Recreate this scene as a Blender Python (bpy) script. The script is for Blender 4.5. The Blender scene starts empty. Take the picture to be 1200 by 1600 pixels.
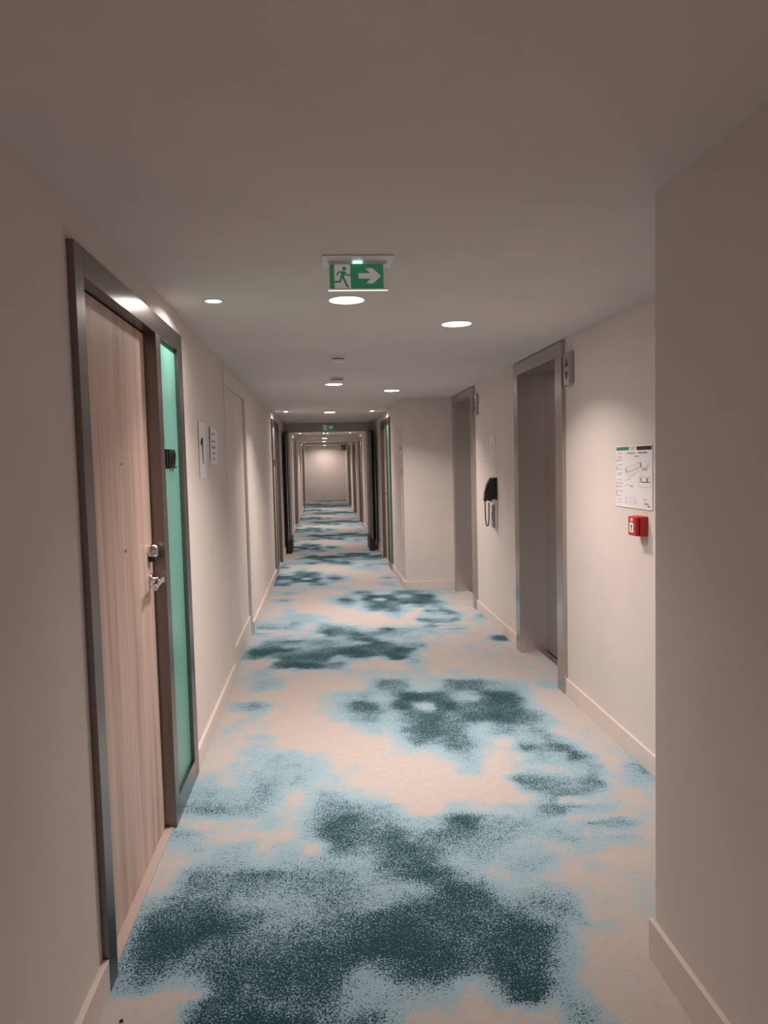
import bpy, bmesh, math, random
from mathutils import Vector, Matrix, noise as mnoise
random.seed(7)
S = bpy.context.scene
COL = S.collection
PI = math.pi

# ------------------------------------------------------------------ camera
CAM_Z = 1.5
PITCH, YAW, ROLL, FPX = 0.0657847, 0.0800128, 0.0245628, 1174.136
cy_, sy_, cp_, sp_ = math.cos(YAW), math.sin(YAW), math.cos(PITCH), math.sin(PITCH)
fwd = Vector((sy_ * cp_, cy_ * cp_, -sp_)); rgt = Vector((cy_, -sy_, 0)); dwn = fwd.cross(rgt)
cr_, sr_ = math.cos(ROLL), math.sin(ROLL)
r2 = cr_ * rgt + sr_ * dwn; d2 = -sr_ * rgt + cr_ * dwn
cam = bpy.data.cameras.new('camera'); camo = bpy.data.objects.new('camera', cam); COL.objects.link(camo)
camo.matrix_world = Matrix(((r2.x, -d2.x, -fwd.x, 0), (r2.y, -d2.y, -fwd.y, 0), (r2.z, -d2.z, -fwd.z, CAM_Z), (0, 0, 0, 1)))
cam.sensor_fit = 'HORIZONTAL'; cam.sensor_width = 36.0; cam.lens = 36.0 * FPX / 1200.0
cam.clip_start = 0.05; cam.clip_end = 100
S.camera = camo

# ------------------------------------------------------------------ world, exposure, lamp powers
w = bpy.data.worlds.new('world'); S.world = w; w.use_nodes = True
w.node_tree.nodes['Background'].inputs[0].default_value = (0.5, 0.42, 0.38, 1)
w.node_tree.nodes['Background'].inputs[1].default_value = 0.02
S.view_settings.view_transform = 'Standard'; S.view_settings.look = 'None'
S.view_settings.exposure = 0.0; S.view_settings.gamma = 1.0; S.view_settings.use_curve_mapping = False
LAMP_COL = (1.0, 0.835, 0.76)
REAR_COL = (1.0, 0.68, 0.54)   # warm lamp added behind the viewer, out of view, to brighten the near walls
P_BIG, P_SPOT, P_REAR, P_END = 15.0, 5.0, 29.0, 12.5

# ------------------------------------------------------------------ main measures (metres)
H = 2.232           # ceiling
XL, XN, XR, XC = -0.670, 0.949, 1.517, 0.933   # left wall, near right wall, lift-lobby wall, corridor right wall
YB, YN, YF, YE = -5.5, 2.084, 8.68, 30.4       # back end, lobby start, lobby end, corridor end
PROUD = 0.020

# ------------------------------------------------------------------ materials
def sock(n, *names):
    for k in names:
        if k in n.inputs: return n.inputs[k]
def mat(name, col, rough=0.6, metal=0.0, spec=0.5, emit=None, estr=0.0, trans=0.0, ior=1.45, coat=0.0):
    m = bpy.data.materials.new(name); m.use_nodes = True
    b = m.node_tree.nodes['Principled BSDF']
    b.inputs['Base Color'].default_value = (*col, 1); b.inputs['Roughness'].default_value = rough
    b.inputs['Metallic'].default_value = metal; b.inputs['IOR'].default_value = ior
    sock(b, 'Specular IOR Level').default_value = spec
    sock(b, 'Transmission Weight').default_value = trans
    sock(b, 'Coat Weight').default_value = coat
    if emit:
        sock(b, 'Emission Color').default_value = (*emit, 1); b.inputs['Emission Strength'].default_value = estr
    return m
def nd(m, typ, **kw):
    n = m.node_tree.nodes.new(typ)
    for k, v in kw.items():
        if k in n.inputs: n.inputs[k].default_value = v
        else: setattr(n, k, v)
    return n
def lk(m, a, b): m.node_tree.links.new(a, b)
def coords(m, scale):
    t = nd(m, 'ShaderNodeTexCoord'); mp = nd(m, 'ShaderNodeMapping'); mp.inputs['Scale'].default_value = scale
    lk(m, t.outputs['Object'], mp.inputs['Vector']); return mp.outputs['Vector']
def noise(m, vec, scale, detail=3.0, rough=0.55):
    n = nd(m, 'ShaderNodeTexNoise'); n.inputs['Scale'].default_value = scale
    n.inputs['Detail'].default_value = detail; n.inputs['Roughness'].default_value = rough
    lk(m, vec, n.inputs['Vector']); return n.outputs['Fac']
def ramp(m, fac, stops):
    r = nd(m, 'ShaderNodeValToRGB'); e = r.color_ramp.elements
    while len(e) < len(stops): e.new(0.5)
    for i, (p, c) in enumerate(stops): e[i].position = p; e[i].color = (*c, 1)
    lk(m, fac, r.inputs['Fac']); return r.outputs['Color']
def mth(m, op, a, b=None, c=None, clamp=False):
    n = nd(m, 'ShaderNodeMath'); n.operation = op; n.use_clamp = clamp
    for i, v in enumerate((a, b, c)):
        if v is None: continue
        if isinstance(v, (int, float)): n.inputs[i].default_value = v
        else: lk(m, v, n.inputs[i])
    return n.outputs[0]
def bump(m, h, strength, dist):
    b = nd(m, 'ShaderNodeBump'); b.inputs['Strength'].default_value = strength; b.inputs['Distance'].default_value = dist
    lk(m, h, b.inputs['Height']); lk(m, b.outputs['Normal'], m.node_tree.nodes['Principled BSDF'].inputs['Normal'])
def bsdf(m): return m.node_tree.nodes['Principled BSDF']

def paint(name, col, rough=0.85):
    m = mat(name, col, rough, spec=0.25); v = coords(m, (1, 1, 1))
    f = noise(m, v, 2.2, 4)
    c = [tuple(x * k for x in col) for k in (0.97, 1.03)]
    lk(m, ramp(m, f, [(0.3, c[0]), (0.7, c[1])]), bsdf(m).inputs['Base Color'])
    bump(m, noise(m, v, 260, 2), 0.06, 0.002)
    return m
M = {}
M['wall'] = paint('wall_paint', (0.715, 0.65, 0.615))
M['ceiling'] = paint('ceiling_paint', (0.67, 0.625, 0.60), 0.9)
M['base'] = paint('baseboard_paint', (0.715, 0.645, 0.605), 0.5)
M['sill_strip'] = paint('threshold_strip', (0.50, 0.42, 0.385), 0.6)
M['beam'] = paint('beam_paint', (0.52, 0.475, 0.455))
M['closet'] = paint('closet_paint', (0.715, 0.65, 0.61), 0.5)

def brushed(name, col, rough, axis_scale, amp=0.06):
    m = mat(name, col, rough, 1.0); v = coords(m, axis_scale)
    f = noise(m, v, 40, 4, 0.6)
    r = nd(m, 'ShaderNodeMapRange'); r.inputs[3].default_value = rough - amp; r.inputs[4].default_value = rough + amp
    lk(m, f, r.inputs[0]); lk(m, r.outputs[0], bsdf(m).inputs['Roughness'])
    return m
M['frame'] = brushed('dark_brushed_steel', (0.23, 0.20, 0.195), 0.34, (1, 1, 0.05))
M['frame_h'] = brushed('dark_brushed_steel_header', (0.215, 0.188, 0.185), 0.25, (1, 0.05, 1))
M['steel'] = brushed('lift_brushed_steel', (0.74, 0.70, 0.68), 0.36, (1, 1, 0.04), 0.03)
M['steel_h'] = brushed('lift_brushed_steel_header', (0.52, 0.475, 0.46), 0.24, (1, 0.04, 1))
M['lift_jamb'] = brushed('lift_jamb_steel', (0.50, 0.455, 0.44), 0.26, (1, 1, 0.04), 0.03)
M['lift_door'] = brushed('lift_door_steel', (0.46, 0.43, 0.42), 0.34, (1, 1, 0.04), 0.02)
M['chrome'] = mat('satin_chrome', (0.78, 0.75, 0.73), 0.18, 1.0)
M['white_plastic'] = mat('white_plastic', (0.78, 0.76, 0.74), 0.45)
M['grey_plastic'] = mat('grey_plastic', (0.33, 0.31, 0.30), 0.5)
M['black_plastic'] = mat('black_plastic', (0.018, 0.017, 0.019), 0.38)
M['black_rubber'] = mat('black_rubber', (0.02, 0.018, 0.018), 0.6)
M['red_plastic'] = mat('red_plastic', (0.55, 0.024, 0.026), 0.4)
M['ink'] = mat('black_ink', (0.02, 0.018, 0.018), 0.7)
M['grey_ink'] = mat('grey_ink', (0.25, 0.23, 0.23), 0.8)
M['pale_ink'] = mat('pale_ink', (0.50, 0.46, 0.46), 0.8)
M['red_ink'] = mat('red_ink', (0.55, 0.16, 0.16), 0.8)
M['green_ink'] = mat('green_ink', (0.06, 0.23, 0.12), 0.7)
M['paper'] = mat('paper_white', (0.80, 0.785, 0.80), 0.8)
M['letters'] = mat('dark_metal_letters', (0.035, 0.03, 0.03), 0.3, 0.6)
M['lens'] = mat('lamp_lens', (0.9, 0.9, 0.9), 0.5, emit=(1.0, 0.93, 0.88), estr=25.0)
M['trim_ring'] = mat('white_trim_ring', (0.80, 0.78, 0.76), 0.4)
M['acrylic'] = mat('clear_acrylic', (0.97, 0.98, 0.97), 0.04, trans=1.0, ior=1.2)
M['sign_green'] = mat('sign_green', (0.03, 0.21, 0.095), 0.35, emit=(0.05, 0.26, 0.13), estr=0.25)
M['sign_white'] = mat('sign_white', (0.75, 0.72, 0.70), 0.4, emit=(1.0, 0.92, 0.9), estr=0.12)
M['edge_light'] = mat('lit_acrylic_edge', (0.9, 0.9, 0.88), 0.3, emit=(1.0, 0.93, 0.86), estr=0.75)
M['led'] = mat('sign_led', (0.8, 0.9, 0.9), 0.3, emit=(0.45, 0.92, 1.0), estr=5.0)
M['fire_door'] = mat('fire_door_dark_veneer', (0.035, 0.025, 0.024), 0.38)
M['seal'] = mat('pale_edge_seal', (0.50, 0.44, 0.43), 0.5)

def wood(name):
    m = mat(name, (0.5, 0.32, 0.24), 0.48, spec=0.35)
    a = noise(m, coords(m, (14, 14, 0.55)), 1.6, 6, 0.6)
    b = noise(m, coords(m, (60, 60, 1.2)), 2.0, 4, 0.6)
    c = noise(m, coords(m, (5, 5, 0.25)), 1.3, 3, 0.6)
    f = mth(m, 'ADD', mth(m, 'MULTIPLY', a, 0.5), mth(m, 'ADD', mth(m, 'MULTIPLY', b, 0.25), mth(m, 'MULTIPLY', c, 0.25)))
    lk(m, ramp(m, f, [(0.36, (0.37, 0.255, 0.21)), (0.45, (0.56, 0.41, 0.345)), (0.53, (0.64, 0.475, 0.40)), (0.62, (0.71, 0.54, 0.46))]), bsdf(m).inputs['Base Color'])
    bump(m, b, 0.08, 0.002)
    return m
M['wood'] = wood('oak_laminate')
def glass_mat(name, col):
    m = mat(name, col, 0.28, spec=0.18)
    return m
M['teal'] = glass_mat('teal_back_painted_glass', (0.145, 0.39, 0.32))
M['pale'] = glass_mat('pale_panel_glass', (0.78, 0.82, 0.81))  # one even pale base colour for the side panels

def carpet():
    m = mat('patterned_carpet', (0.5, 0.5, 0.5), 0.95, spec=0.08)
    at = nd(m, 'ShaderNodeAttribute'); at.attribute_name = 'pattern'
    v = coords(m, (1, 1, 1)); vs = coords(m, (1, 1.0, 1))
    n1 = noise(m, v, 7, 6, 0.65); n2 = noise(m, v, 28, 5, 0.65); n3 = noise(m, v, 75, 3, 0.6); fine = noise(m, vs, 150, 2, 0.7); fine2 = noise(m, vs, 380, 1, 0.5)
    a0 = mth(m, 'ADD', mth(m, 'MULTIPLY', at.outputs['Fac'], 1.15), -0.06)
    s = mth(m, 'ADD', a0, mth(m, 'MULTIPLY', mth(m, 'SUBTRACT', n1, 0.5), 0.30))
    s = mth(m, 'ADD', s, mth(m, 'MULTIPLY', mth(m, 'SUBTRACT', n2, 0.5), 0.50))
    s = mth(m, 'ADD', s, mth(m, 'MULTIPLY', mth(m, 'SUBTRACT', n3, 0.5), 0.60))
    sp = mth(m, 'ADD', mth(m, 'MULTIPLY', fine, 0.7), mth(m, 'MULTIPLY', fine2, 0.3))
    # light blue wash over cream
    bl = nd(m, 'ShaderNodeMapRange'); bl.interpolation_type = 'SMOOTHSTEP'
    bl.inputs[1].default_value = 0.0; bl.inputs[2].default_value = 0.36
    lk(m, mth(m, 'ADD', mth(m, 'ADD', s, mth(m, 'MULTIPLY', mth(m, 'SUBTRACT', n1, 0.46), 0.5)), mth(m, 'MULTIPLY', mth(m, 'SUBTRACT', sp, 0.5), 0.25)), bl.inputs[0])
    # dark tufts: speckle threshold rising with the pattern value
    t = mth(m, 'ADD', mth(m, 'SUBTRACT', s, 0.71), mth(m, 'MULTIPLY', mth(m, 'SUBTRACT', sp, 0.5), 3.2))
    dk = nd(m, 'ShaderNodeMapRange'); dk.interpolation_type = 'SMOOTHSTEP'
    dk.inputs[1].default_value = -0.10; dk.inputs[2].default_value = 0.10
    lk(m, t, dk.inputs[0])
    cream = ramp(m, n2, [(0.3, (0.475, 0.43, 0.405)), (0.7, (0.55, 0.50, 0.47))])
    blue = ramp(m, sp, [(0.3, (0.24, 0.40, 0.49)), (0.65, (0.37, 0.525, 0.605))])
    dark = ramp(m, sp, [(0.35, (0.038, 0.098, 0.11)), (0.65, (0.012, 0.046, 0.053))])
    mx = nd(m, 'ShaderNodeMixRGB'); lk(m, bl.outputs[0], mx.inputs[0]); lk(m, cream, mx.inputs[1]); lk(m, blue, mx.inputs[2])
    my = nd(m, 'ShaderNodeMixRGB'); lk(m, dk.outputs[0], my.inputs[0]); lk(m, mx.outputs[0], my.inputs[1]); lk(m, dark, my.inputs[2])
    lk(m, my.outputs[0], bsdf(m).inputs['Base Color'])
    bump(m, sp, 0.25, 0.004)
    return m
M['carpet'] = carpet()

# ------------------------------------------------------------------ mesh helpers
class MB:
    """collects shapes in world coordinates; build() links ONE mesh object"""
    def __init__(s): s.v = []; s.f = []; s.smooth = []
    def add(s, vs, fs, smooth=False):
        o = len(s.v); s.v += [tuple(p) for p in vs]
        for f in fs: s.f.append([i + o for i in f]); s.smooth.append(smooth)
    def box(s, x0, x1, y0, y1, z0, z1):
        x0, x1 = min(x0, x1), max(x0, x1); y0, y1 = min(y0, y1), max(y0, y1); z0, z1 = min(z0, z1), max(z0, z1)
        s.add([(x0, y0, z0), (x1, y0, z0), (x1, y1, z0), (x0, y1, z0), (x0, y0, z1), (x1, y0, z1), (x1, y1, z1), (x0, y1, z1)],
              [(0, 3, 2, 1), (4, 5, 6, 7), (0, 1, 5, 4), (1, 2, 6, 5), (2, 3, 7, 6), (3, 0, 4, 7)])
    def lathe(s, c, prof, axis='z', n=32, smooth=True):
        """prof: list of (r, h) along axis from c"""
        c = Vector(c); vs = []
        for r, h in prof:
            for k in range(n):
                a = 2 * PI * k / n; p = (r * math.cos(a), r * math.sin(a), h)
                if axis == 'x': p = (p[2], p[0], p[1])
                elif axis == 'y': p = (p[0], p[2], p[1])
                vs.append(c + Vector(p))
        fs = []
        for i in range(len(prof) - 1):
            for k in range(n):
                a, b = i * n + k, i * n + (k + 1) % n
                fs.append((a, b, b + n, a + n))
        s.add(vs, fs, smooth)
        s.add(vs[:n], [tuple(range(n))]); s.add(vs[-n:], [tuple(range(n))])
    def prism(s, pts, d):
        """pts: 3-D polygon, d: extrusion vector"""
        n = len(pts); d = Vector(d); a = [Vector(p) for p in pts]; b = [p + d for p in a]
        s.add(a + b, [tuple(range(n)), tuple(range(2 * n - 1, n - 1, -1))] + [(i, i + n, (i + 1) % n + n, (i + 1) % n) for i in range(n)])
    def tube(s, path, r, n=8):
        vs = []; path = [Vector(p) for p in path]; m = len(path)
        for i, p in enumerate(path):
            t = (path[min(i + 1, m - 1)] - path[max(i - 1, 0)]).normalized()
            u = t.cross(Vector((0.31, 0.77, 0.55))).normalized(); w_ = t.cross(u)
            for k in range(n):
                a = 2 * PI * k / n; vs.append(p + r * (math.cos(a) * u + math.sin(a) * w_))
        fs = [(i * n + k, i * n + (k + 1) % n, (i + 1) * n + (k + 1) % n, (i + 1) * n + k) for i in range(m - 1) for k in range(n)]
        s.add(vs, fs, True); s.add(vs[:n], [tuple(range(n))]); s.add(vs[-n:], [tuple(range(n))])
    def build(s, name, material, parent=None, bevel=0.0, origin=None):
        org = Vector((0, 0, 0))
        if origin is not None: org = Vector(origin)
        elif parent is not None: org = wloc(parent)
        me = bpy.data.meshes.new(name); me.from_pydata([tuple(Vector(p) - org) for p in s.v], [], s.f)
        for p, sm in zip(me.polygons, s.smooth): p.use_smooth = sm
        bm = bmesh.new(); bm.from_mesh(me); bmesh.ops.recalc_face_normals(bm, faces=bm.faces)
        bm.to_mesh(me); bm.free(); me.materials.append(material)
        o = bpy.data.objects.new(name, me); COL.objects.link(o)
        if parent is not None: o.parent = parent; o.location = org - wloc(parent)
        else: o.location = org
        if bevel:
            b = o.modifiers.new('bevel', 'BEVEL'); b.width = bevel; b.segments = 2; b.limit_method = 'ANGLE'
        return o
def wloc(o):
    p = Vector(o.location); q = o.parent
    while q: p += Vector(q.location); q = q.parent
    return p
def box(name, material, parent, *a, bevel=0.0):
    m = MB(); m.box(*a); return m.build(name, material, parent, bevel)
def tag(o, label, cat=None, group=None, kind=None):
    o['label'] = label
    if cat: o['category'] = cat
    if group: o['group'] = group
    if kind: o['kind'] = kind
    return o
def empty(name, loc):
    o = bpy.data.objects.new(name, None); o.location = loc; o.empty_display_size = 0.05; COL.objects.link(o); return o
def struct(o, label=None):
    o['kind'] = 'structure'
    if label: o['label'] = label
    return o
class Pl:
    """a plane in the place: origin, right, up, outward normal"""
    def __init__(s, o, r, n): s.o = Vector(o); s.r = Vector(r); s.u = Vector((0, 0, 1)); s.n = Vector(n)
    def p(s, a, b, c=0.0): return s.o + a * s.r + b * s.u + c * s.n
    def poly(s, mb, pts, c0, c1): mb.prism([s.p(a, b, c0) for a, b in pts], (c1 - c0) * s.n)
    def rect(s, mb, a0, a1, b0, b1, c0, c1): s.poly(mb, [(a0, b0), (a1, b0), (a1, b1), (a0, b1)], c0, c1)
    def line(s, mb, pts, w_, c0, c1):
        for (a, b), (c, d) in zip(pts, pts[1:]):
            t = Vector((c - a, d - b)); L = t.length
            if L < 1e-6: continue
            t /= L; q = Vector((-t.y, t.x)) * w_ / 2; e = t * w_ * 0.25
            s.poly(mb, [(a - e.x + q.x, b - e.y + q.y), (a - e.x - q.x, b - e.y - q.y), (c + e.x - q.x, d + e.y - q.y), (c + e.x + q.x, d + e.y + q.y)], c0, c1)
    def disc(s, mb, a, b, r, c0, c1, n=16):
        s.poly(mb, [(a + r * math.cos(2 * PI * k / n), b + r * math.sin(2 * PI * k / n)) for k in range(n)], c0, c1)
def text_on(pl, txt, a, b, height, width, c0, depth, name, material, parent):
    """lettering standing on plane pl, lower left corner a, b"""
    cu = bpy.data.curves.new('lettering', 'FONT'); cu.body = txt; cu.extrude = 0.0; cu.resolution_u = 3
    t = bpy.data.objects.new('lettering', cu); COL.objects.link(t)
    dg = bpy.context.evaluated_depsgraph_get(); me = bpy.data.meshes.new_from_object(t.evaluated_get(dg))
    bpy.data.objects.remove(t); bpy.data.curves.remove(cu)
    xs = [v.co.x for v in me.vertices]; ys = [v.co.y for v in me.vertices]
    x0, x1, y0, y1 = min(xs), max(xs), min(ys), max(ys)
    bm = bmesh.new(); bm.from_mesh(me)
    org = wloc(parent)
    for v in bm.verts:
        v.co = pl.p(a + (v.co.x - x0) / (x1 - x0) * width, b + (v.co.y - y0) / (y1 - y0) * height, c0) - org
    r = bmesh.ops.extrude_face_region(bm, geom=list(bm.faces))
    for g in r['geom']:
        if isinstance(g, bmesh.types.BMVert): g.co += pl.n * depth
    bmesh.ops.recalc_face_normals(bm, faces=bm.faces)
    me2 = bpy.data.meshes.new(name); bm.to_mesh(me2); bm.free(); bpy.data.meshes.remove(me)
    me2.materials.clear(); me2.materials.append(material)
    o = bpy.data.objects.new(name, me2); COL.objects.link(o); o.parent = parent; return o

def stuffed(mb, name, material, parent):
    """print too small to pick apart: one part of kind stuff"""
    o = mb.build(name, material, parent); o['kind'] = 'stuff'; return o

GRID = """2111001667999998766777411111131013552000000111111111111111
2111000188889987766444433210118995431000000111111111111111
3211111268778767776433443321148997431000000111111111111111
3310011127887777887543467641258987431000000111111111111111
4332100027877888888544689888679987643000000111111111111111
4456642278878888888854789888789888743100000111221111111111
5557764677788888888889999988788898763210000112222211111111
5567776677777778888889999988778898875122101112222111111111
5468998677776777777889999877887899875241111111221111111111
5468999867766776677788999877887787555760211111111111111111
4468999999876556677788888888887787556641121111111111124431
3358888999876555566677888888888765666541221111111111367875
2357778887775555566655566678888764444432121111111111478875
1247778876554455566655555567988753233432111111111111588887
1245666665454455666655444457988642233212111111111111478886
1245666666666556666655455788764321233211012110001111256664
1122467666666556666654567898764322344421012200001111145653
1112466667777666666654567887643443344431012111111111111111
1111466667777656555444587787543454443332222333211111111111
1111455555433444554444577777655555433332222222222111111111
1111123445322444456665678877665555543333454234443111111111
1111123444322331158765678876666665555443454221111111111111
1122332334322331158776778766677665555443443223345411111111
2222332334322223578877778766667776555554433367665311111111
2233322111111123578877777654446898555554433111111111111111
3555321111111123568887666544445898555444566122233221111111
4554321122232234568887666544334553212333667776543211111111
4421112222233234567877655421001332212333667111111111121111
3221112222233223566665555310001332212222355111222111121111
3222233445543212566665555311000110000001246666665211122111
4455666555543212566654432100000000000001245666665531233321
4556666555543212455433211000000000000002566665566731243333
4555655445554212465433211000000000000003777665566731233444
4444544445654212455432210000000000000002777655556642234554
4444544445654223332211000000000000000002565433333541135654
4444544344554454322111000000000000121000133322333551135654
3333322334554454322211000000000002341000133322333552123443
3333322334454454322111000000000002341100133333345653111233
3333322334444444332111000000000001342110123444457863111233
2222222334444444332111100000000012444310112455447863111122
2111122333444444332111000001111123454320012455457742111111
1111122333444443321000000011111123454320113776678631111111
1111122233444333221000000011111124565432114877578631111111
1111112233444333221000000011233446765432113654466421111111
1111112233344332210000000012334446776433102444466421111111
1111112233332100000000000012356666777433102444465421111111
1111111232211000000000000123467766777543223545554211111111
1111111232211000000000000123467766776543456645654111111111
1111111233200000000000000123467888777643456645654111111111
1111111333200000000001123323578888777643456645654211100111
1111111332200000000001234323578888777643456656665421100011
1111111221000000000001234323578888777656678887766421000001
1112221111000000000001234333567888877788889988776521000001
1122221111000000000001344434567788876788889988776521100011
1112221111000000001233556544567788876788889988776421100011
1112221111000000012334566534567788876788888888875321111111
1111112221000000012334566534567777877877788888875321111011
0000012220000000012334566544577644789877778888876321110001
0000002220000000012334677655787522789977778888876322110001
0000002221000000112345788754898522789977778888886421110001
0000012321100000122346788754798533688865557899987421110001
0012355531110000122345788754788777888754357899987421110011
1123456541110000122345676544589998888754357899987421111111
1113456541110000122334455433589998888754457889886432112221
1113455531000000122334455433589998888764457787765432222221
1112221100000000122334455433579988877666667766544332123221
1000000000000000122334455444578765545567777765544332123221
0000000000000000122233444445666533234567777765544332123221
0000000000000000111111123456666532223567777766544332122221
0000000011000000000000012357666622223567777765544332122211
1000112222111000000000012357766622223567777665432211111111
1111233433211000000000012357766532223455554432211000111111
1112234433211000000000012356665532222322222211110000111111
1111234443211000000000012345443322222211222111110000111111
1111234443211000000001112223222222222111222111110000111111
2211234433211000011112222222222222222111222111110001111111
2222233332111100111112222222222222222111222111111111111111
2222233211111100111112222222222222222111111111111111111111
1112233210011100111112222222222122221110001111111111111111
1112233210011100111122222111110012321100001111111111111111
1111233210011111233443211000000001321100000111111111111111
1111233222234566776664110000000002332100000011111111111111
1111222356788988886664110000000013552100000011111111111111
2111111467999999886666311000000013554100000111111111111111""".split("\n")   # printed carpet pattern, 0 cream to 9 dark teal, 4 cm x 4.4 cm

# ================================================================== STRUCTURE
DW, DTOP = 1.555, 2.122           # width and height of a room-door frame
LEFT_UNITS = [(2.125, False), (10.15, True), (17.6, True), (24.85, True)]
RIGHT_UNITS = [(10.22, True), (17.65, True), (21.2, True), (25.0, True)]
CL0, CL1, CLZ = 5.42, 6.70, 2.08  # service closet recess
LIFTS = [(4.597, 4.727, 5.665, 5.775), (7.37, 7.50, 8.47, 8.57)]

# floor with the printed pattern stored per vertex (pattern repeats every 3.66 m)
PX0, PDX, PY0, PER = -0.72, 0.04, 1.93, 3.66
NR, NC = len(GRID), len(GRID[0])
def pat(x, y):
    fx = min(max((x - PX0) / PDX, 0), NC - 1.001); fy = ((y - PY0) % PER) / PER * NR
    i, j = int(fx), int(fy) % NR; a, b = fx - i, fy - int(fy); j2 = (j + 1) % NR
    g = lambda r, c: int(GRID[r][c])
    return ((g(j, i) * (1 - a) + g(j, i + 1) * a) * (1 - b) + (g(j2, i) * (1 - a) + g(j2, i + 1) * a) * b) / 9.0
def make_floor():
    xs = [-0.80 + 0.025 * k for k in range(105)]
    ys = []; y = YB - 0.1
    while y < YE + 0.1: ys.append(y); y += 0.03 if y > 1.2 else 0.15
    vs = []; vals = []
    for y in ys:
        for x in xs:
            X_, Y_ = x, y
            if y > 8.95: x, y = 0.33 - x, 14.34 - y      # beyond the seam the broadloom is laid turned round
            yp = (y - PY0) % PER; q = Vector((x * 5, yp * 5, 0)); q2 = Vector((x * 14, yp * 14, 3))
            f1, f2, f3 = mnoise.noise(q), mnoise.noise(q + Vector((9, 4, 1))), mnoise.noise(q2)
            f4 = mnoise.noise(q2 + Vector((5, 1, 2)))
            wx, wy = x + 0.035 * f1 + 0.026 * f3, y + 0.035 * f2 + 0.026 * f4
            v = 0.5 * pat(wx, wy) + 0.125 * (pat(wx + 0.02, wy) + pat(wx - 0.02, wy) + pat(wx, wy + 0.02) + pat(wx, wy - 0.02))
            x, y = X_, Y_; vs.append((x, y, 0)); vals.append(v)
    n = len(xs)
    fs = [(j * n + i, j * n + i + 1, (j + 1) * n + i + 1, (j + 1) * n + i) for j in range(len(ys) - 1) for i in range(n - 1)]
    me = bpy.data.meshes.new('floor'); me.from_pydata(vs, [], fs)
    at = me.attributes.new('pattern', 'FLOAT', 'POINT'); at.data.foreach_set('value', vals)
    me.materials.append(M['carpet'])
    o = bpy.data.objects.new('floor', me); COL.objects.link(o)
    struct(o, 'blue, teal and cream cloud patterned carpet running down the corridor')
make_floor()
def sbox(name, m, *a, label=None):
    o = box(name, m, None, *a); struct(o, label); return o
sbox('ceiling', M['ceiling'], -0.85, 1.85, YB - 0.1, YE + 0.1, H, H + 0.08, label='flat painted ceiling with recessed downlights')

def wall_run(name, x0, x1, y0, y1, openings, label):
    """wall slab parallel to the corridor; openings are (ya, yb, za, zb)"""
    mb = MB(); y = y0
    for ya, yb, za, zb in sorted(openings):
        mb.box(x0, x1, y, ya, 0, H)
        if zb < H: mb.box(x0, x1, ya, yb, zb, H)
        if za > 0: mb.box(x0, x1, ya, yb, 0, za)
        y = yb
    mb.box(x0, x1, y, y1, 0, H)
    return struct(mb.build(name, M['wall']), label)
wall_run('wall_left', XL - 0.13, XL, YB, YE, [(y + 0.02, y + DW - 0.02, 0, 2.10) for y, _ in LEFT_UNITS] + [(CL0, CL1, 0, CLZ)], 'beige painted wall along the left of the corridor')
wall_run('wall_right_near', XN, XN + 0.12, YB, YN - 0.12, [], 'beige painted wall close on the right')
sbox('wall_right_return', M['wall'], XN, XR + 0.3, YN - 0.12, YN, 0, H)
wall_run('wall_right_lobby', XR, XR + 0.3, YN, YF, [(a + 0.02, d - 0.02, 0, 2.20) for a, b, c, d in LIFTS], 'beige painted wall with the two lift doors')
NICHE = (8.78, 9.0, 0.64, 1.415)
wall_run('wall_right_corridor', XC, XC + 0.13, YF, YE, [NICHE] + [(y + 0.02, y + DW - 0.02, 0, 2.10) for y, _ in RIGHT_UNITS], 'beige painted wall along the right of the far corridor')
sbox('wall_right_niche_back', M['wall'], XC + 0.131, XC + 0.15, NICHE[0] - 0.005, NICHE[1] + 0.03, NICHE[2] - 0.03, NICHE[3] + 0.03)
sbox('wall_lobby_end', M['wall'], XC + 0.13, XR + 0.3, YF, YF + 0.09, 0, H, label='beige wall facing the camera at the end of the lift lobby')
sbox('wall_end', M['wall'], XL - 0.13, XC + 0.13, YE, YE + 0.1, 0, H, label='lit beige wall closing the far end of the corridor')
sbox('wall_back', M['wall'], XL - 0.13, XN + 0.12, YB - 0.1, YB, 0, H)

# baseboards
BH = 0.10
def bb(side, *a): struct(box('baseboard_' + side, M['base'], None, *a, bevel=0.002))
for y0, y1 in [(YB, 2.125), (2.125 + DW, 5.32), (6.76, 10.15), (10.15 + DW, 13.50), (13.68, 17.6), (17.6 + DW, 24.85), (24.85 + DW, YE)]:
    bb('left', XL, XL + 0.019, y0 + 0.001, y1 - 0.001, 0, BH)
bb('right_near', XN - 0.016, XN, YB, YN + 0.014, 0, 0.12)
for y0, y1 in [(YN, 4.597), (5.775, 7.37)]: bb('right_lobby', XR - 0.016, XR, y0, y1, 0, BH)
bb('lobby_end', XC - 0.016, XR, YF - 0.016, YF, 0, BH)
for y0, y1 in [(YF, 10.22), (10.22 + DW, 13.50), (13.68, 17.65), (17.65 + DW, 21.2), (21.2 + DW, 25.0), (25.0 + DW, YE)]:
    bb('right', XC - 0.016, XC, y0 + 0.001, y1 - 0.001, 0, BH)
bb('end', XL + 0.02, XC - 0.018, YE - 0.016, YE, 0, BH)

# dropped beam over the fire doors
FB0, FB1, FBZ = 13.50, 13.68, 2.072
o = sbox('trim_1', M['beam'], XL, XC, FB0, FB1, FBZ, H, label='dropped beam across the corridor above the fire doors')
for k, (a, b) in enumerate([(XL, XL + 0.045), (XC - 0.045, XC)]):
    sbox('trim_%d' % (k + 2), M['fire_door'], a, b, FB0, FB1, 0, FBZ, label='dark fire door jamb under the dropped beam, %s side' % ('left', 'right')[k])

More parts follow.
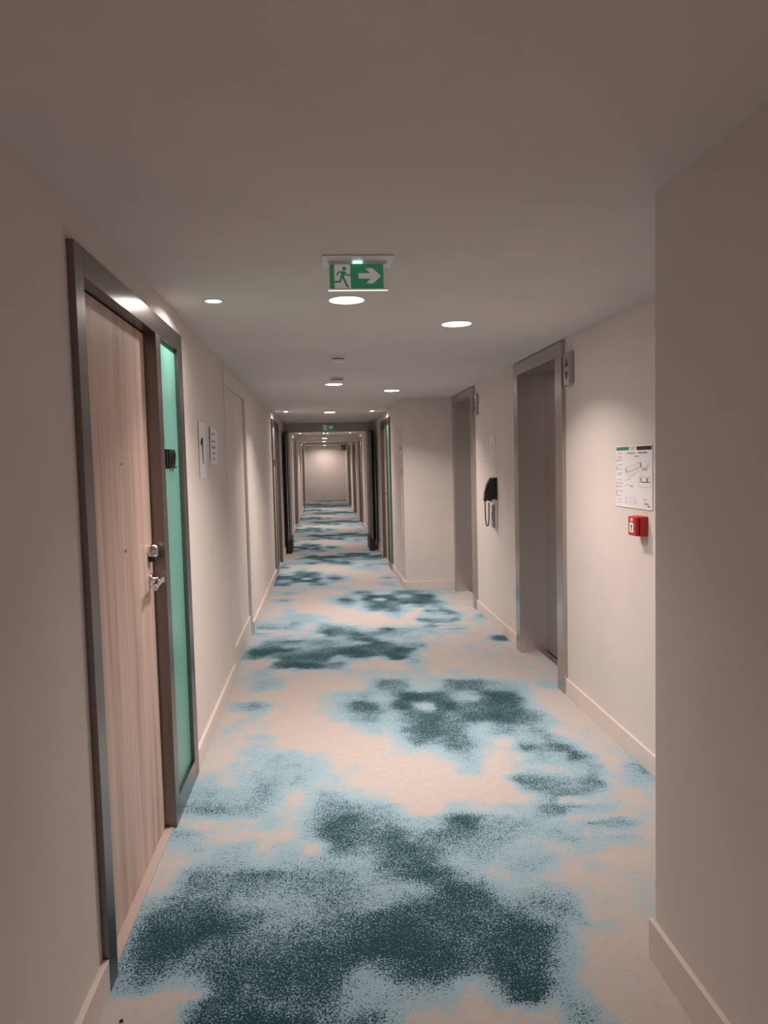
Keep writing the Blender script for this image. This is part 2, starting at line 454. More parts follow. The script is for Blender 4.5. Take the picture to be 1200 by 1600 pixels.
# ------------------------------------------------------------------ room doors with glass side panel
def room_door(idx, side, xw, y0, mirrored, glass, number, label, detail=True):
    s = 1 if side == 'left' else -1           # direction out of the wall
    root = empty('door_%d' % idx, (xw, y0, 0)); struct(root, label)
    Y = (lambda u: y0 + DW - u) if mirrored else (lambda u: y0 + u)
    X = lambda v: xw + s * v
    def part(name, m, u0, u1, v0, v1, z0, z1, par=root, bevel=0.0015):
        return box(name, m, par, X(v0), X(v1), Y(u0), Y(u1), z0, z1, bevel=bevel)
    F = PROUD
    part('jamb', M['frame'], 0, 0.078, -0.10, F, 0, DTOP)
    part('jamb', M['frame'], 1.452, DW, -0.06, F, 0, DTOP)
    part('post', M['frame'], 0.985, 1.068, -0.10, F, 0, 2.04)
    part('header', M['frame_h'], 0.078, 1.452, -0.10, F, 2.04, DTOP)
    part('bottom_rail', M['frame_h'], 1.068, 1.452, -0.06, F, 0, 0.10)
    part('threshold', M['sill_strip'], 0.078, 0.985, -0.03, 0.006, 0, 0.006, bevel=0)
    leaf = part('door_leaf', M['wood'], 0.081, 0.982, -0.075, -0.028, 0.008, 2.036)
    gl = part('glass_panel', M[glass], 1.068, 1.452, -0.02, 0.002, 0.10, 2.04, bevel=0)
    if not detail: return root
    # card reader lock and lever, near the post
    def bar(mb, u0, u1, v0, v1, z0, z1): mb.box(X(v0), X(v1), Y(u0), Y(u1), z0, z1)
    uh = 0.915
    mb = MB(); mb.lathe((X(-0.028), Y(uh), 1.172), [(0.027, 0), (0.027, s * 0.026), (0.022, s * 0.033)], 'x', 24)
    lock = mb.build('card_reader_lock', M['chrome'], leaf)
    lock['label'] = 'round chrome card reader lock above the lever'
    mb = MB(); mb.box(X(-0.028), X(-0.002), Y(uh - 0.012), Y(uh + 0.022), 1.128, 1.172); mb.build('reader_body', M['black_plastic'], leaf, 0.004)
    mb = MB(); mb.lathe((X(-0.028), Y(uh), 1.055), [(0.026, 0), (0.026, s * 0.008), (0.011, s * 0.010), (0.011, s * 0.042)], 'x', 24)
    mb.build('handle_rose', M['chrome'], leaf)
    mb = MB()
    prof = [(uh + 0.014, 0.0), (uh - 0.03, 0.004), (uh - 0.08, 0.0), (uh - 0.13, -0.012)]
    for (u0, q0), (u1, q1) in zip(prof, prof[1:]):
        v0, v1, z = 0.008, 0.026, 1.055
        a = [(X(v0), Y(u0), z - 0.013 + q0), (X(v1), Y(u0), z - 0.013 + q0), (X(v1), Y(u0), z + 0.011 + q0), (X(v0), Y(u0), z + 0.011 + q0)]
        b = [(X(v0 - 0.0), Y(u1), z - 0.013 + q1), (X(v1), Y(u1), z - 0.013 + q1), (X(v1), Y(u1), z + 0.011 + q1), (X(v0), Y(u1), z + 0.011 + q1)]
        mb.add(a + b, [(0, 1, 2, 3), (4, 5, 6, 7), (0, 1, 5, 4), (1, 2, 6, 5), (2, 3, 7, 6), (3, 0, 4, 7)])
    h = mb.build('lever_handle', M['chrome'], leaf, 0.004); h['label'] = 'satin chrome lever handle'
    for z in (1.517, 1.213):
        mb = MB(); mb.lathe((X(-0.029), Y(0.56), z), [(0.008, 0), (0.008, s * 0.004), (0.005, s * 0.005)], 'x', 16)
        p = mb.build('door_viewer', M['chrome'], leaf)
        mb = MB(); mb.lathe((X(-0.024), Y(0.56), z), [(0.0045, 0), (0.004, s * 0.001)], 'x', 12); mb.build('viewer_lens', M['black_plastic'], leaf)
    # room number lettering
    gy = sorted((Y(1.068), Y(1.452)))
    if side == 'left': pl = Pl((xw + 0.002, gy[0], 0), (0, 1, 0), (1, 0, 0))
    else: pl = Pl((xw - 0.002, gy[1], 0), (0, -1, 0), (-1, 0, 0))
    if number:
        n = text_on(pl, number, 0.06, 1.495, 0.085, 0.20, 0.004, 0.010, 'room_number', M['letters'], gl)
        n['label'] = 'raised black room number letters'
    return root
room_door(1, 'left', XL, 2.125, False, 'teal', '1102', 'oak room door with steel frame and teal glass panel, nearest on the left')
room_door(2, 'left', XL, 10.15, True, 'pale', '1104', 'room door with pale glass side panel on the left before the fire door')
room_door(3, 'right', XC, 10.22, True, 'teal', None, 'room door with teal glass side panel on the right before the fire door')
room_door(4, 'left', XL, 17.6, True, 'pale', None, 'first room door on the left beyond the fire doors', False)
room_door(5, 'right', XC, 17.65, True, 'pale', None, 'first room door on the right beyond the fire doors', False)
room_door(6, 'right', XC, 21.2, True, 'pale', None, 'second room door on the right beyond the fire doors', False)
room_door(7, 'left', XL, 24.85, True, 'pale', None, 'last room door on the left near the far end wall', False)
room_door(8, 'right', XC, 25.0, True, 'pale', None, 'last room door on the right near the far end wall', False)

# ------------------------------------------------------------------ service closet, flush painted
def closet():
    root = empty('door_9', (XL, CL0, 0)); struct(root, 'flush beige painted service closet with two leaves in the left wall')
    def part(name, *a, m='closet', bevel=0.0015): return box(name, M[m], root, *a, bevel=bevel)
    part('casing', XL, XL + 0.007, 5.32, CL0, 0, 2.175)
    part('casing', XL, XL + 0.007, CL1, 6.76, 0, 2.175)
    part('casing', XL, XL + 0.007, CL0, CL1, CLZ, 2.175)
    mid = 5.98
    d = XL - 0.018
    for a, b in [(CL0 + 0.003, mid - 0.002), (mid + 0.002, CL1 - 0.003)]:
        part('closet_leaf', d - 0.03, d, a, b, 0.02, CLZ - 0.004)
        part('kick_board', d, d + 0.014, a + 0.002, b - 0.002, 0.005, 0.168)
    mb = MB(); mb.lathe((d, mid - 0.05, 1.02), [(0.010, 0), (0.010, 0.003), (0.004, 0.004)], 'x', 14); mb.build('key_lock', M['chrome'], root)
closet()

# ------------------------------------------------------------------ lifts
def lift(idx, ys, label):
    a, b, c, d = ys; root = empty('door_%d' % idx, (XR, a, 0)); struct(root, label)
    def part(name, m, *q, bevel=0.0015): return box(name, M[m], root, *q, bevel=bevel)
    F = XR - 0.026
    part('jamb', 'lift_jamb', F, XR + 0.02, a, b, 0, 2.222)
    part('jamb', 'lift_jamb', F, XR + 0.02, c, d, 0, 2.222)
    part('header', 'steel_h', F, XR + 0.02, b, c, 2.135, 2.222)
    part('side_reveal', 'steel', XR + 0.02, XR + 0.21, b - 0.03, b, 0, 2.135)
    part('side_reveal', 'steel', F + 0.004, XR + 0.21, c - 0.0015, c + 0.03, 0, 2.135)
    part('top_reveal', 'lift_door', XR + 0.02, XR + 0.21, b, c, 2.135, 2.16)
    s = c - 0.30
    part('door_panel', 'lift_door', XR + 0.185, XR + 0.205, s, c, 0.012, 2.135)
    part('door_panel', 'lift_door', XR + 0.215, XR + 0.235, b - 0.03, s + 0.03, 0.012, 2.135)
    part('sill', 'steel_h', XR + 0.13, XR + 0.24, b, c, 0, 0.006)
    part('shaft_backing', 'black_rubber', XR + 0.245, XR + 0.26, a + 0.02, d - 0.02, 0, 2.2, bevel=0)
lift(10, LIFTS[0], 'brushed steel lift door and surround, the nearer of the two lifts')
lift(11, LIFTS[1], 'brushed steel lift door and surround, the farther lift beside the facing wall')

# ------------------------------------------------------------------ fire doors held open
def fire_leaf(idx, x0, side, label):
    root = empty('door_%d' % idx, (x0, 12.72, 0)); struct(root, label)
    box('door_leaf', M['fire_door'], root, x0, x0 + 0.048, 12.72, 13.49, 0.012, 2.06, bevel=0.002)
    box('edge_seal', M['seal'], root, x0 + 0.018, x0 + 0.027, 12.716, 12.722, 0.22, 2.03)
    sx = x0 + 0.048 if side < 0 else x0
    out = 1 if side < 0 else -1
    mb = MB(); mb.box(sx, sx + out * 0.022, 12.74, 13.44, 0.012, 0.24); mb.build('kick_plate', M['black_rubber'], root)
    bx = x0 if side < 0 else x0 + 0.048
    mb = MB(); mb.box(bx, bx - out * 0.032, 12.80, 12.90, 0.06, 0.20); mb.build('hold_open_magnet', M['black_plastic'], root, 0.004)
    mb = MB(); mb.box(bx, bx - out * 0.028, 12.95, 13.35, 0.96, 1.02); mb.build('push_bar', M['black_plastic'], root, 0.006)
fire_leaf(12, -0.622, -1, 'dark fire door leaf held open against the left wall')
fire_leaf(13, 0.790, 1, 'dark fire door leaf held open against the right wall')

# ================================================================== THINGS
# ------------------------------------------------------------------ ceiling lamps
def area(name, loc, r, power, spread, parent, color=None):
    l = bpy.data.lights.new(name, 'AREA'); l.shape = 'DISK'; l.size = 2 * r; l.energy = power; l.color = color or LAMP_COL
    l.spread = math.radians(spread)
    o = bpy.data.objects.new(name, l); COL.objects.link(o); o.parent = parent; o.location = Vector(loc) - wloc(parent)
    return o
def downlight(x, y, big, label, power=None, color=None):
    r = 0.077 if big else 0.034
    root = empty('ceiling_downlight' if big else 'ceiling_spotlight', (x, y, H))
    tag(root, label, 'ceiling light', 'large round downlights' if big else 'small spotlights by the door panels')
    mb = MB(); mb.lathe((x, y, H), [(r + 0.010, 0.0), (r + 0.009, -0.004), (r, -0.005), (r, -0.001)], 'z', 40)
    mb.f = mb.f[:-2]; mb.smooth = mb.smooth[:-2]
    mb.build('trim_ring', M['trim_ring'], root)
    mb = MB(); mb.lathe((x, y, H), [(r, -0.0005), (r, -0.003)], 'z', 40); mb.build('lens', M['lens'], root)
    area('lamp', (x, y, H - 0.0065), r * 0.97, power or (P_BIG if big else P_SPOT), 125 if big and y < 29 else 160, root, color)
big = [(0.128, -3.9, 'unseen warm downlight added behind the camera to brighten the near walls'), (0.128, -1.3, 'unseen warm downlight added behind the camera to brighten the near walls'),  # rear lamp is added out of view to lift the near walls and ceiling
       (0.130, 3.42, 'large round downlight just behind the near exit sign'),
       (0.737, 4.03, 'large round downlight in the lobby in front of the near lift'),
       (0.128, 7.0, 'large round downlight beside the farther smoke detector'),
       (0.727, 7.70, 'large round downlight in the lobby near the facing wall'),
       (0.124, 10.77, 'large round downlight just before the dropped beam'),
       (0.124, 14.35, 'large round downlight hidden just behind the dropped beam'),
       (0.10, 18.1, 'first large downlight seen under the beam, half hidden by a detector'),
       (0.085, 21.7, 'second large downlight seen under the dropped beam'),
       (0.08, 24.9, 'third large downlight seen under the dropped beam'),
       (0.10, 29.72, 'round downlight washing the far end wall')]
for x, y, l in big[1:]: downlight(x, y, True, l, P_REAR if y < 0 else P_END if y > 29 else None, REAR_COL if y < 0 else None)
for x, y, l in [(-0.458, 3.42, 'small spotlight over the teal panel of the nearest left door'),
                (-0.477, 10.47, 'small spotlight on the left before the dropped beam'),
                (0.720, 10.67, 'small spotlight on the right before the dropped beam'),
                (-0.500, 17.85, 'small spotlight on the left just past the fire doors'),
                (0.680, 18.05, 'small spotlight on the right just past the fire doors'),
                (-0.520, 25.1, 'small spotlight on the left near the far end')]:
    downlight(x, y, False, l)

# ------------------------------------------------------------------ smoke detectors
def detector(x, y, label, r=0.058):
    root = empty('smoke_detector', (x, y, H)); tag(root, label, 'smoke detector', 'white smoke detectors')
    mb = MB(); mb.lathe((x, y, H), [(r, 0), (r, -0.010), (r - 0.006, -0.014)], 'z', 32); mb.build('base', M['white_plastic'], root)
    mb = MB(); mb.lathe((x, y, H - 0.014), [(r - 0.016, 0), (r - 0.016, -0.010)], 'z', 32); mb.build('vent_ring', M['grey_plastic'], root)
    mb = MB(); mb.lathe((x, y, H - 0.024), [(r - 0.010, 0), (r - 0.012, -0.010), (r - 0.030, -0.018), (0.006, -0.020)], 'z', 32); mb.build('cover', M['white_plastic'], root)
detector(0.128, 5.21, 'white smoke detector alone on the ceiling behind the exit sign')
detector(0.148, 6.48, 'white smoke detector directly in front of a lit downlight', 0.066)
detector(0.095, 17.2, 'white smoke detector seen under the dropped beam', 0.045)
detector(0.08, 27.4, 'white smoke detector in front of the far end wall')

# ------------------------------------------------------------------ exit signs
def exit_sign(x0, y, wid, zbot, ztop, plate, label, ceiling=True):
    """running man and arrow; drawing coordinates come in units of a 845 x 420 panel"""
    root = empty('exit_sign', (x0 + wid / 2, y, ztop)); tag(root, label, 'exit sign', 'green exit signs')
    k = wid / 845.0; kz = (ztop - zbot) / 420.0
    pl = Pl((x0, y, zbot), (1, 0, 0), (0, -1, 0))
    T = lambda a, b: ((a - 140) * k, (605 - b) * kz)
    gp = MB(); pl.rect(gp, 0, wid, 0, ztop - zbot, 0.0005, 0.003); g = gp.build('green_panel', M['sign_green'], root)
    mb = MB(); pl.poly(mb, [T(215, 600), T(470, 600), T(462, 210), T(215, 210)], 0.003, 0.0038); mb.build('door_pictogram', M['sign_white'], g)
    mb = MB(); c = T(372, 278); pl.disc(mb, c[0], c[1], 32 * k, 0.0038, 0.0046)
    def limb(pts, wd): pl.line(mb, [T(*p) for p in pts], wd * k, 0.0038, 0.0046)
    pl.poly(mb, [T(318, 322), T(382, 318), T(388, 345), T(368, 430), T(300, 440), T(318, 380)], 0.0038, 0.0046)
    limb([(330, 332), (278, 338), (254, 388)], 24); limb([(375, 335), (412, 384), (465, 384)], 22)
    limb([(350, 425), (385, 500), (412, 572)], 34); limb([(318, 425), (305, 492), (225, 494)], 30)
    limb([(405, 572), (440, 580)], 14)
    mb.build('running_figure', M['sign_green'], g)
    mb = MB(); A = [(590, 355), (775, 355), (705, 275), (815, 272), (945, 400), (820, 525), (710, 520), (780, 445), (590, 440)]
    # split the concave arrow into shaft and two wings
    for q in ([(590, 355), (780, 355), (780, 445), (590, 440)], [(705, 275), (815, 272), (945, 400), (775, 400), (775, 355)], [(775, 400), (945, 400), (820, 525), (710, 520), (780, 445)]):
        pl.poly(mb, [T(*p) for p in q], 0.003, 0.0038)
    mb.build('arrow', M['sign_white'], g)
    if ceiling:
        zc = H
        mb = MB(); mb.box(x0 - 0.006, x0 + wid + 0.016, y, y + 0.005, zbot - 0.004, zc - 0.010); mb.build('clear_panel', M['acrylic'], root)
        mb = MB(); mb.box(x0 - 0.006, x0 + wid + 0.016, y - 0.001, y + 0.006, zbot - 0.0075, zbot - 0.004); mb.build('lit_edge', M['edge_light'], root)
        mb = MB(); mb.box(x0 - 0.026, x0 + wid + 0.032, y - 0.075, y + 0.082, zc - 0.006, zc); mb.build('ceiling_plate', M['white_plastic'], root, 0.002)
        mb = MB(); mb.box(x0 - 0.004, x0 + wid + 0.012, y - 0.006, y + 0.010, zc - 0.014, zc - 0.006); mb.build('holder_rail', M['white_plastic'], root, 0.001)
        mb = MB(); mb.box(x0 + 0.085, x0 + 0.118, y - 0.008, y - 0.004, zc - 0.013, zc - 0.008); mb.build('light_diode', M['led'], root)
    else:
        mb = MB(); mb.box(x0 - 0.004, x0 + wid + 0.004, y + 0.0006, y + 0.018, zbot - 0.004, ztop + 0.004); mb.build('housing', M['white_plastic'], root, 0.002)
    return root
exit_sign(0.046, 2.77, 0.195, 2.131, 2.222, True, 'green running man exit sign with right arrow hanging from the ceiling')
exit_sign(0.020, 13.48, 0.20, 2.098, 2.195, False, 'small green exit sign fixed to the dropped beam', ceiling=False)

# ------------------------------------------------------------------ papers on the left wall
LW = lambda y: Pl((XL + 0.0005, y, 0), (0, 1, 0), (1, 0, 0))
RW = lambda y: Pl((XR - 0.0005, y, 0), (0, -1, 0), (-1, 0, 0))
def sheet(mb, pl, w_, z0, z1, curl, n=10, th=0.0006):
    """sheet of paper, its free edges lifting slightly off the wall"""
    f = lambda a, b: 0.0004 + curl * (abs(2 * a / w_ - 1) ** 4) * (0.4 + 0.6 * b)
    vs = []; 
    for j in range(n + 1):
        for i in range(n + 1):
            a, b = w_ * i / n, j / n; vs.append(pl.p(a, z0 + (z1 - z0) * b, f(a, b)))
    m = len(vs); vs += [v + pl.n * th for v in vs]
    fs = []
    for j in range(n):
        for i in range(n):
            q = j * (n + 1) + i; fs += [(q, q + 1, q + n + 2, q + n + 1), (q + m, q + 1 + m, q + n + 2 + m, q + n + 1 + m)]
    mb.add(vs, fs)
pl = LW(4.175)
root = empty('paper_notice', (XL, 4.295, 1.437)); tag(root, 'white sheet with a large black number 1 taped on the left wall', 'notice')
mb = MB(); sheet(mb, pl, 0.235, 1.437, 1.752, 0.003); mb.build('sheet', M['paper'], root)
mb = MB(); c0, c1 = 0.0012, 0.0022
pl.poly(mb, [(0.122, 1.518), (0.138, 1.518), (0.150, 1.663), (0.108, 1.663)], c0, c1)
pl.poly(mb, [(0.150, 1.663), (0.105, 1.663), (0.070, 1.645), (0.070, 1.618), (0.114, 1.632)], c0, c1 + 0.0003)
mb.build('printed_number', M['ink'], root)
pl = LW(4.575)
root = empty('paper_notice', (XL, 4.73, 1.515)); tag(root, 'smaller white sheet with lines of text beside the number sheet', 'notice')
mb = MB(); sheet(mb, pl, 0.31, 1.515, 1.738, 0.006); mb.build('sheet', M['paper'], root)
mb = MB(); rr = random.Random(3)
for zc, a0, a1, hh in [(1.700, 0.05, 0.25, 0.012), (1.655, 0.05, 0.25, 0.012), (1.618, 0.09, 0.24, 0.017), (1.582, 0.11, 0.22, 0.015), (1.548, 0.11, 0.20, 0.015)]:
    a = a0
    while a < a1:
        wd = rr.uniform(0.012, 0.022); pl.rect(mb, a, min(a + wd, a1), zc - hh / 2 * rr.uniform(.7, 1), zc + hh / 2 * rr.uniform(.7, 1), 0.0011, 0.0016); a += wd + rr.uniform(0.006, 0.014)
stuffed(mb, 'printed_lines', M['grey_ink'], root)

# ------------------------------------------------------------------ notice, phone, indicators on the lift wall
pl = RW(6.70)
root = empty('paper_notice', (XR, 6.6, 1.54)); tag(root, 'small white notice above the wall phone between the lifts', 'notice')
mb = MB(); sheet(mb, pl, 0.19, 1.54, 1.706, 0.003); mb.build('sheet', M['paper'], root)
mb = MB()
pl.rect(mb, 0.085, 0.105, 1.66, 1.69, 0.0011, 0.0016); pl.rect(mb, 0.04, 0.15, 1.650, 1.654, 0.0011, 0.0016)
for k in range(6): pl.rect(mb, 0.03, 0.16 - 0.02 * (k % 3), 1.635 - 0.012 * k, 1.640 - 0.012 * k, 0.0011, 0.0016)
pl.rect(mb, 0.08, 0.11, 1.550, 1.562, 0.0011, 0.0016)
stuffed(mb, 'printed_lines', M['pale_ink'], root)

def phone():
    y0 = 6.475; wd = 0.070
    pl = Pl((XR, 0, 0), (-1, 0, 0), (0, 1, 0))     # drawing plane seen from the side: a = distance out of the wall
    root = empty('wall_phone', (XR, y0 + wd / 2, 0.88)); tag(root, 'black wall phone with handset, cord and pale back plate', 'telephone')
    def prof(name, pts, ya, yb, m, bevel=0.004, par=root):
        mb = MB(); mb.prism([(XR - a, ya, z) for a, z in pts], (0, yb - ya, 0)); return mb.build(name, m, par, bevel)
    prof('back_plate', [(0, 0.88), (0.014, 0.88), (0.020, 0.90), (0.020, 1.145), (0.012, 1.15), (0, 1.15)], y0 - 0.008, y0 + wd + 0.008, M['white_plastic'], 0.003)
    prof('cradle_mount', [(0, 1.152), (0.0205, 1.155), (0.0205, 1.343), (0, 1.343)], y0 - 0.008, y0 + wd, M['black_plastic'], 0.002)
    prof('cradle', [(0.021, 1.345), (0.045, 1.335), (0.070, 1.29), (0.082, 1.22), (0.086, 1.150), (0.058, 1.135), (0.046, 1.152), (0.021, 1.158)], y0 - 0.008, y0 + wd, M['black_plastic'])
    h = prof('handset', [(0.040, 1.350), (0.058, 1.335), (0.085, 1.285), (0.104, 1.215), (0.112, 1.140), (0.090, 1.136), (0.090, 1.20), (0.076, 1.285), (0.052, 1.330)], y0 + 0.006, y0 + wd - 0.006, M['black_plastic'], 0.006)
    mb = MB(); mb.lathe((XR - 0.036, y0 - 0.002, 1.143), [(0.020, 0), (0.020, wd + 0.002)], 'y', 20); mb.build('hook', M['white_plastic'], root)
    prof('keypad', [(0.018, 0.905), (0.036, 0.905), (0.040, 0.915), (0.040, 1.095), (0.034, 1.105), (0.018, 1.105)], y0 + 0.004, y0 + wd - 0.004, M['grey_plastic'], 0.003)
    for k in range(3):
        box('key', M['black_plastic'], root, XR - 0.043, XR - 0.040, y0 + 0.022, y0 + wd - 0.022, 0.975 + 0.025 * k, 0.988 + 0.025 * k)
    path = []
    pts = [(0.101, 1.142), (0.101, 1.05), (0.099, 0.985), (0.093, 0.935), (0.083, 0.917), (0.073, 0.93), (0.068, 0.98), (0.067, 1.06), (0.066, 1.142)]
    for (a, z), (b, zz) in zip(pts, pts[1:]):
        for q in range(5): path.append((a + (b - a) * q / 5, z + (zz - z) * q / 5))
    coil = [(XR - a + 0.0008 * math.cos(i * 1.9), y0 + wd / 2 + 0.0008 * math.sin(i * 1.9), z) for i, (a, z) in enumerate(path)]
    mb = MB(); mb.tube(coil, 0.0052, 8); mb.build('cord', M['black_plastic'], root)
phone()

def indicator(y0, label):
    root = empty('lift_indicator', (XR, y0 + 0.06, 1.94)); tag(root, label, 'lift indicator', 'lift arrow indicators')
    mb = MB(); mb.box(XR - 0.030, XR, y0, y0 + 0.115, 1.937, 2.137); mb.build('housing', M['lift_jamb'], root, 0.010)
    pl = Pl((XR - 0.030, y0 + 0.115, 1.937), (0, -1, 0), (-1, 0, 0))
    for nm, pts in (('up_arrow', [(0.03, 0.115), (0.085, 0.115), (0.0575, 0.165)]), ('down_arrow', [(0.03, 0.085), (0.0575, 0.035), (0.085, 0.085)])):
        mb = MB(); pl.poly(mb, pts, 0.0, 0.0015); mb.build(nm, M['black_plastic'], root)
indicator(4.43, 'steel up and down arrow indicator beside the nearer lift')
indicator(7.20, 'steel up and down arrow indicator beside the farther lift')

# ------------------------------------------------------------------ evacuation plan
def evacuation_plan():
    pl = RW(3.785)                    # a runs towards the viewer
    Wd, z0, z1 = 0.43, 1.250, 1.552
    root = empty('evacuation_plan', (XR, 3.57, z0)); tag(root, 'white evacuation plan with green header on the lobby wall', 'wall plan')
    mb = MB(); pl.rect(mb, 0, Wd, z0, z1, 0, 0.003); mb.build('board', M['paper'], root)
    T = lambda cx, cyy: ((cx - 62) / 823.0 * Wd, z1 - (cyy - (112 - (cx - 62) * 0.064)) / 1345.0 * (z1 - z0) * (1 if True else 1))
    # flat drawing coordinates: 0..1 across, 0..1 down
    q = lambda a, b: (a * Wd, z1 - b * (z1 - z0))
    def R(mb, a0, a1, b0, b1): 
        p0, p1 = q(a0, b1), q(a1, b0); pl.rect(mb, p0[0], p1[0], p0[1], p1[1], 0.003, 0.0036)
    def Ln(mb, pts, w_): pl.line(mb, [q(*p) for p in pts], w_, 0.003, 0.0036)
    mb = MB(); R(mb, 0.02, 0.38, 0.015, 0.070); mb.build('green_header', M['green_ink'], root)
    mb = MB(); R(mb, 0.60, 0.985, 0.015, 0.075); mb.build('dark_header', M['ink'], root)
    mb = MB()
    R(mb, 0.39, 0.58, 0.02, 0.035); R(mb, 0.42, 0.55, 0.045, 0.065)
    stuffed(mb, 'header_text', M['pale_ink'], root)
    mb = MB()
    x = 0.33
    for wd in (0.05, 0.03, 0.06, 0.04): R(mb, x, x + wd, 0.110, 0.130); x += wd + 0.012
    x = 0.64
    for wd in (0.04, 0.06, 0.05, 0.06): R(mb, x, x + wd, 0.105, 0.130); x += wd + 0.008
    R(mb, 0.54, 0.66, 0.165, 0.178)
    stuffed(mb, 'title_text', M['grey_ink'], root)
    mb = MB()                                   # floor plan: two slanted wings and a square block
    for pts in ([(0.28, 0.36), (0.70, 0.27), (0.74, 0.33), (0.31, 0.43), (0.28, 0.36)], [(0.30, 0.45), (0.66, 0.37)], [(0.33, 0.49), (0.68, 0.41)], [(0.36, 0.52), (0.60, 0.46)],
                [(0.74, 0.33), (0.80, 0.37), (0.92, 0.28)], [(0.72, 0.40), (0.95, 0.33)], [(0.66, 0.50), (0.95, 0.50), (0.95, 0.66), (0.66, 0.66), (0.66, 0.50)], [(0.66, 0.58), (0.95, 0.58)],
                [(0.70, 0.30), (0.74, 0.50)], [(0.24, 0.58), (0.44, 0.53)], [(0.26, 0.66), (0.40, 0.62)]):
        Ln(mb, pts, 0.0022)
    for a in range(9): Ln(mb, [(0.34 + 0.042 * a, 0.375 - 0.0095 * a), (0.35 + 0.042 * a, 0.41 - 0.0095 * a)], 0.0014)
    stuffed(mb, 'floor_plan', M['pale_ink'], root)
    mb = MB()
    R(mb, 0.29, 0.315, 0.37, 0.43); R(mb, 0.69, 0.715, 0.27, 0.34); R(mb, 0.70, 0.73, 0.515, 0.575); R(mb, 0.85, 0.895, 0.515, 0.57); R(mb, 0.72, 0.94, 0.575, 0.588)
    Ln(mb, [(0.74, 0.36), (0.79, 0.40), (0.80, 0.36), (0.86, 0.40), (0.87, 0.34)], 0.0035); R(mb, 0.42, 0.49, 0.645, 0.665)
    R(mb, 0.80, 0.91, 0.91, 0.932); R(mb, 0.88, 0.945, 0.945, 0.968); R(mb, 0.78, 0.86, 0.85, 0.862)
    stuffed(mb, 'plan_marks', M['grey_ink'], root)
    mb = MB(); rr = random.Random(5)
    for k, b in enumerate((0.11, 0.17, 0.22, 0.30, 0.37, 0.44, 0.47, 0.55, 0.61, 0.665, 0.74, 0.82, 0.88, 0.925)):
        R(mb, 0.06, rr.uniform(0.14, 0.20), b, b + 0.016)
    for k in range(4):
        for a in (0.27, 0.40, 0.51): R(mb, a, a + rr.uniform(0.06, 0.10), 0.845 + 0.032 * k, 0.853 + 0.032 * k)
    stuffed(mb, 'legend_text', M['pale_ink'], root)
    mb = MB()
    for b0, b1 in ((0.215, 0.26), (0.33, 0.40), (0.60, 0.63), (0.655, 0.70), (0.73, 0.84)): R(mb, 0.018, 0.034, b0, b1)
    stuffed(mb, 'legend_symbols', M['red_ink'], root)
    for b0, b1 in ((-0.012, 0.0), (1.0, 1.012)):
        mb = MB(); R(mb, 0, 1, b0, b1); mb.build('frame_strip', M['white_plastic'], root)
evacuation_plan()

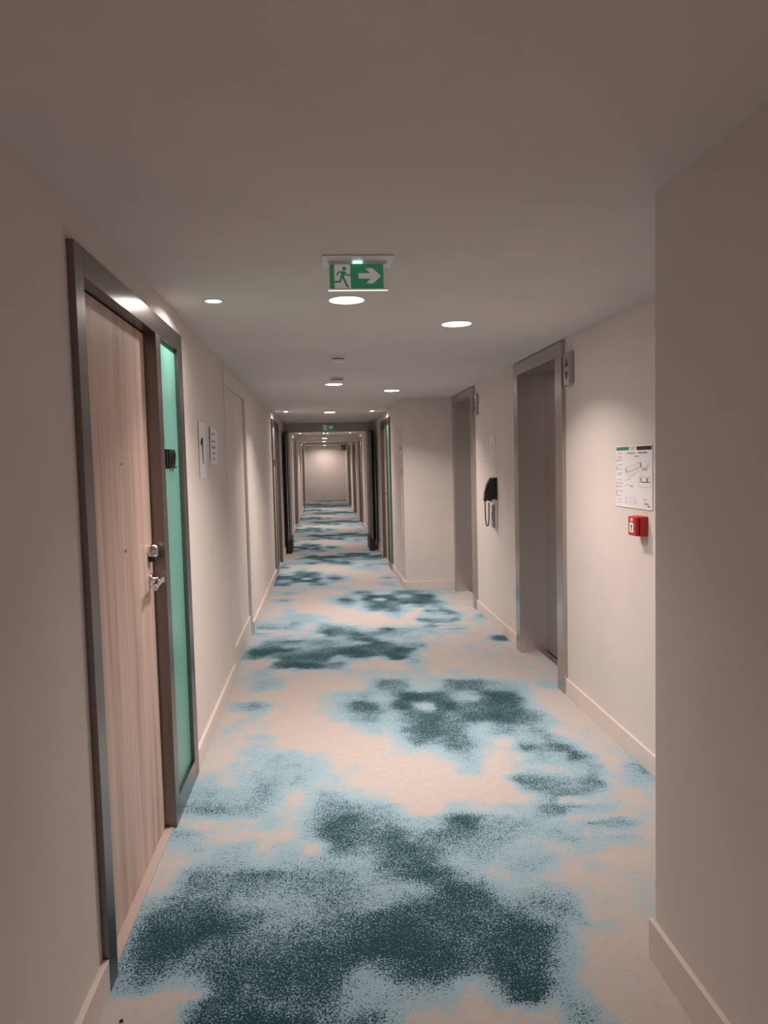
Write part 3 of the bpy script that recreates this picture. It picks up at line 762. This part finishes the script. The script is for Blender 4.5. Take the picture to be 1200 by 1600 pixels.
# ------------------------------------------------------------------ red fire call point
def call_point():
    y0, y1, z0, z1 = 3.408, 3.503, 1.122, 1.216
    root = empty('fire_call_point', (XR, (y0 + y1) / 2, z0)); tag(root, 'red fire alarm call point under the evacuation plan', 'fire alarm')
    mb = MB(); mb.box(XR - 0.040, XR, y0, y1, z0, z1); mb.build('back_box', M['red_plastic'], root, 0.004)
    mb = MB(); mb.box(XR - 0.060, XR - 0.041, y0 + 0.001, y1 - 0.001, z0 + 0.001, z1 - 0.001); mb.build('front_cover', M['red_plastic'], root, 0.007)
    pl = Pl((XR - 0.060, y1, z0), (0, -1, 0), (-1, 0, 0))
    mb = MB(); pl.rect(mb, 0.024, 0.071, 0.018, 0.064, 0, 0.0015); mb.build('press_plate', M['paper'], root)
    mb = MB(); pl.disc(mb, 0.0475, 0.046, 0.007, 0.0015, 0.0022); pl.poly(mb, [(0.040, 0.034), (0.055, 0.034), (0.0475, 0.024)], 0.0015, 0.0022); mb.build('press_mark', M['ink'], root)
    mb = MB(); pl.rect(mb, 0.034, 0.061, 0.072, 0.084, 0, 0.001); mb.build('fire_symbol', M['paper'], root)
call_point()

# ------------------------------------------------------------------ small things down the corridor
pl = Pl((XC - 0.0005, 8.99, 0), (0, -1, 0), (-1, 0, 0))
root = empty('extinguisher_sign', (XC, 8.9, 1.50)); tag(root, 'small white sign with red symbol above the wall niche', 'sign')
mb = MB(); pl.rect(mb, 0, 0.15, 1.49, 1.70, 0, 0.003); mb.build('board', M['paper'], root)
mb = MB(); pl.rect(mb, 0.015, 0.135, 1.64, 1.69, 0.003, 0.0036); mb.build('red_symbol', M['red_ink'], root)
mb = MB(); pl.rect(mb, 0.03, 0.06, 1.505, 1.56, 0.003, 0.0036); pl.rect(mb, 0.07, 0.12, 1.505, 1.515, 0.003, 0.0036); stuffed(mb, 'printed_lines', M['grey_ink'], root)

root = empty('wall_speaker', (XC, 29.3, 2.02)); tag(root, 'small grey box high on the right beside the far end wall', 'wall box')
mb = MB(); mb.box(XC - 0.20, XC, 29.2, 29.4, 2.01, H - 0.005); mb.build('housing', M['grey_plastic'], root, 0.006)
mb = MB(); mb.box(XC - 0.21, XC - 0.19, 29.16, 29.199, 2.00, 2.12); mb.build('front_flap', M['white_plastic'], root, 0.004)

root = empty('wall_socket', (XC, 12.55, 0.24)); tag(root, 'small white wall socket low on the right by the fire door', 'socket')
mb = MB(); mb.box(XC - 0.009, XC, 12.30, 12.38, 0.22, 0.30); mb.build('face_plate', M['white_plastic'], root, 0.002)
mb = MB(); mb.lathe((XC - 0.009, 12.34, 0.26), [(0.022, 0), (0.022, -0.001)], 'x', 20); mb.build('socket_well', M['grey_plastic'], root)

mb = MB(); mb.lathe((-0.590, 2.004, 0), [(0.004, 0), (0.006, 0.002), (0.004, 0.0045), (0.001, 0.005)], 'z', 9)
tag(mb.build('dark_speck', M['black_rubber'], None), 'tiny dark speck lying on the carpet by the nearest door', 'lint')
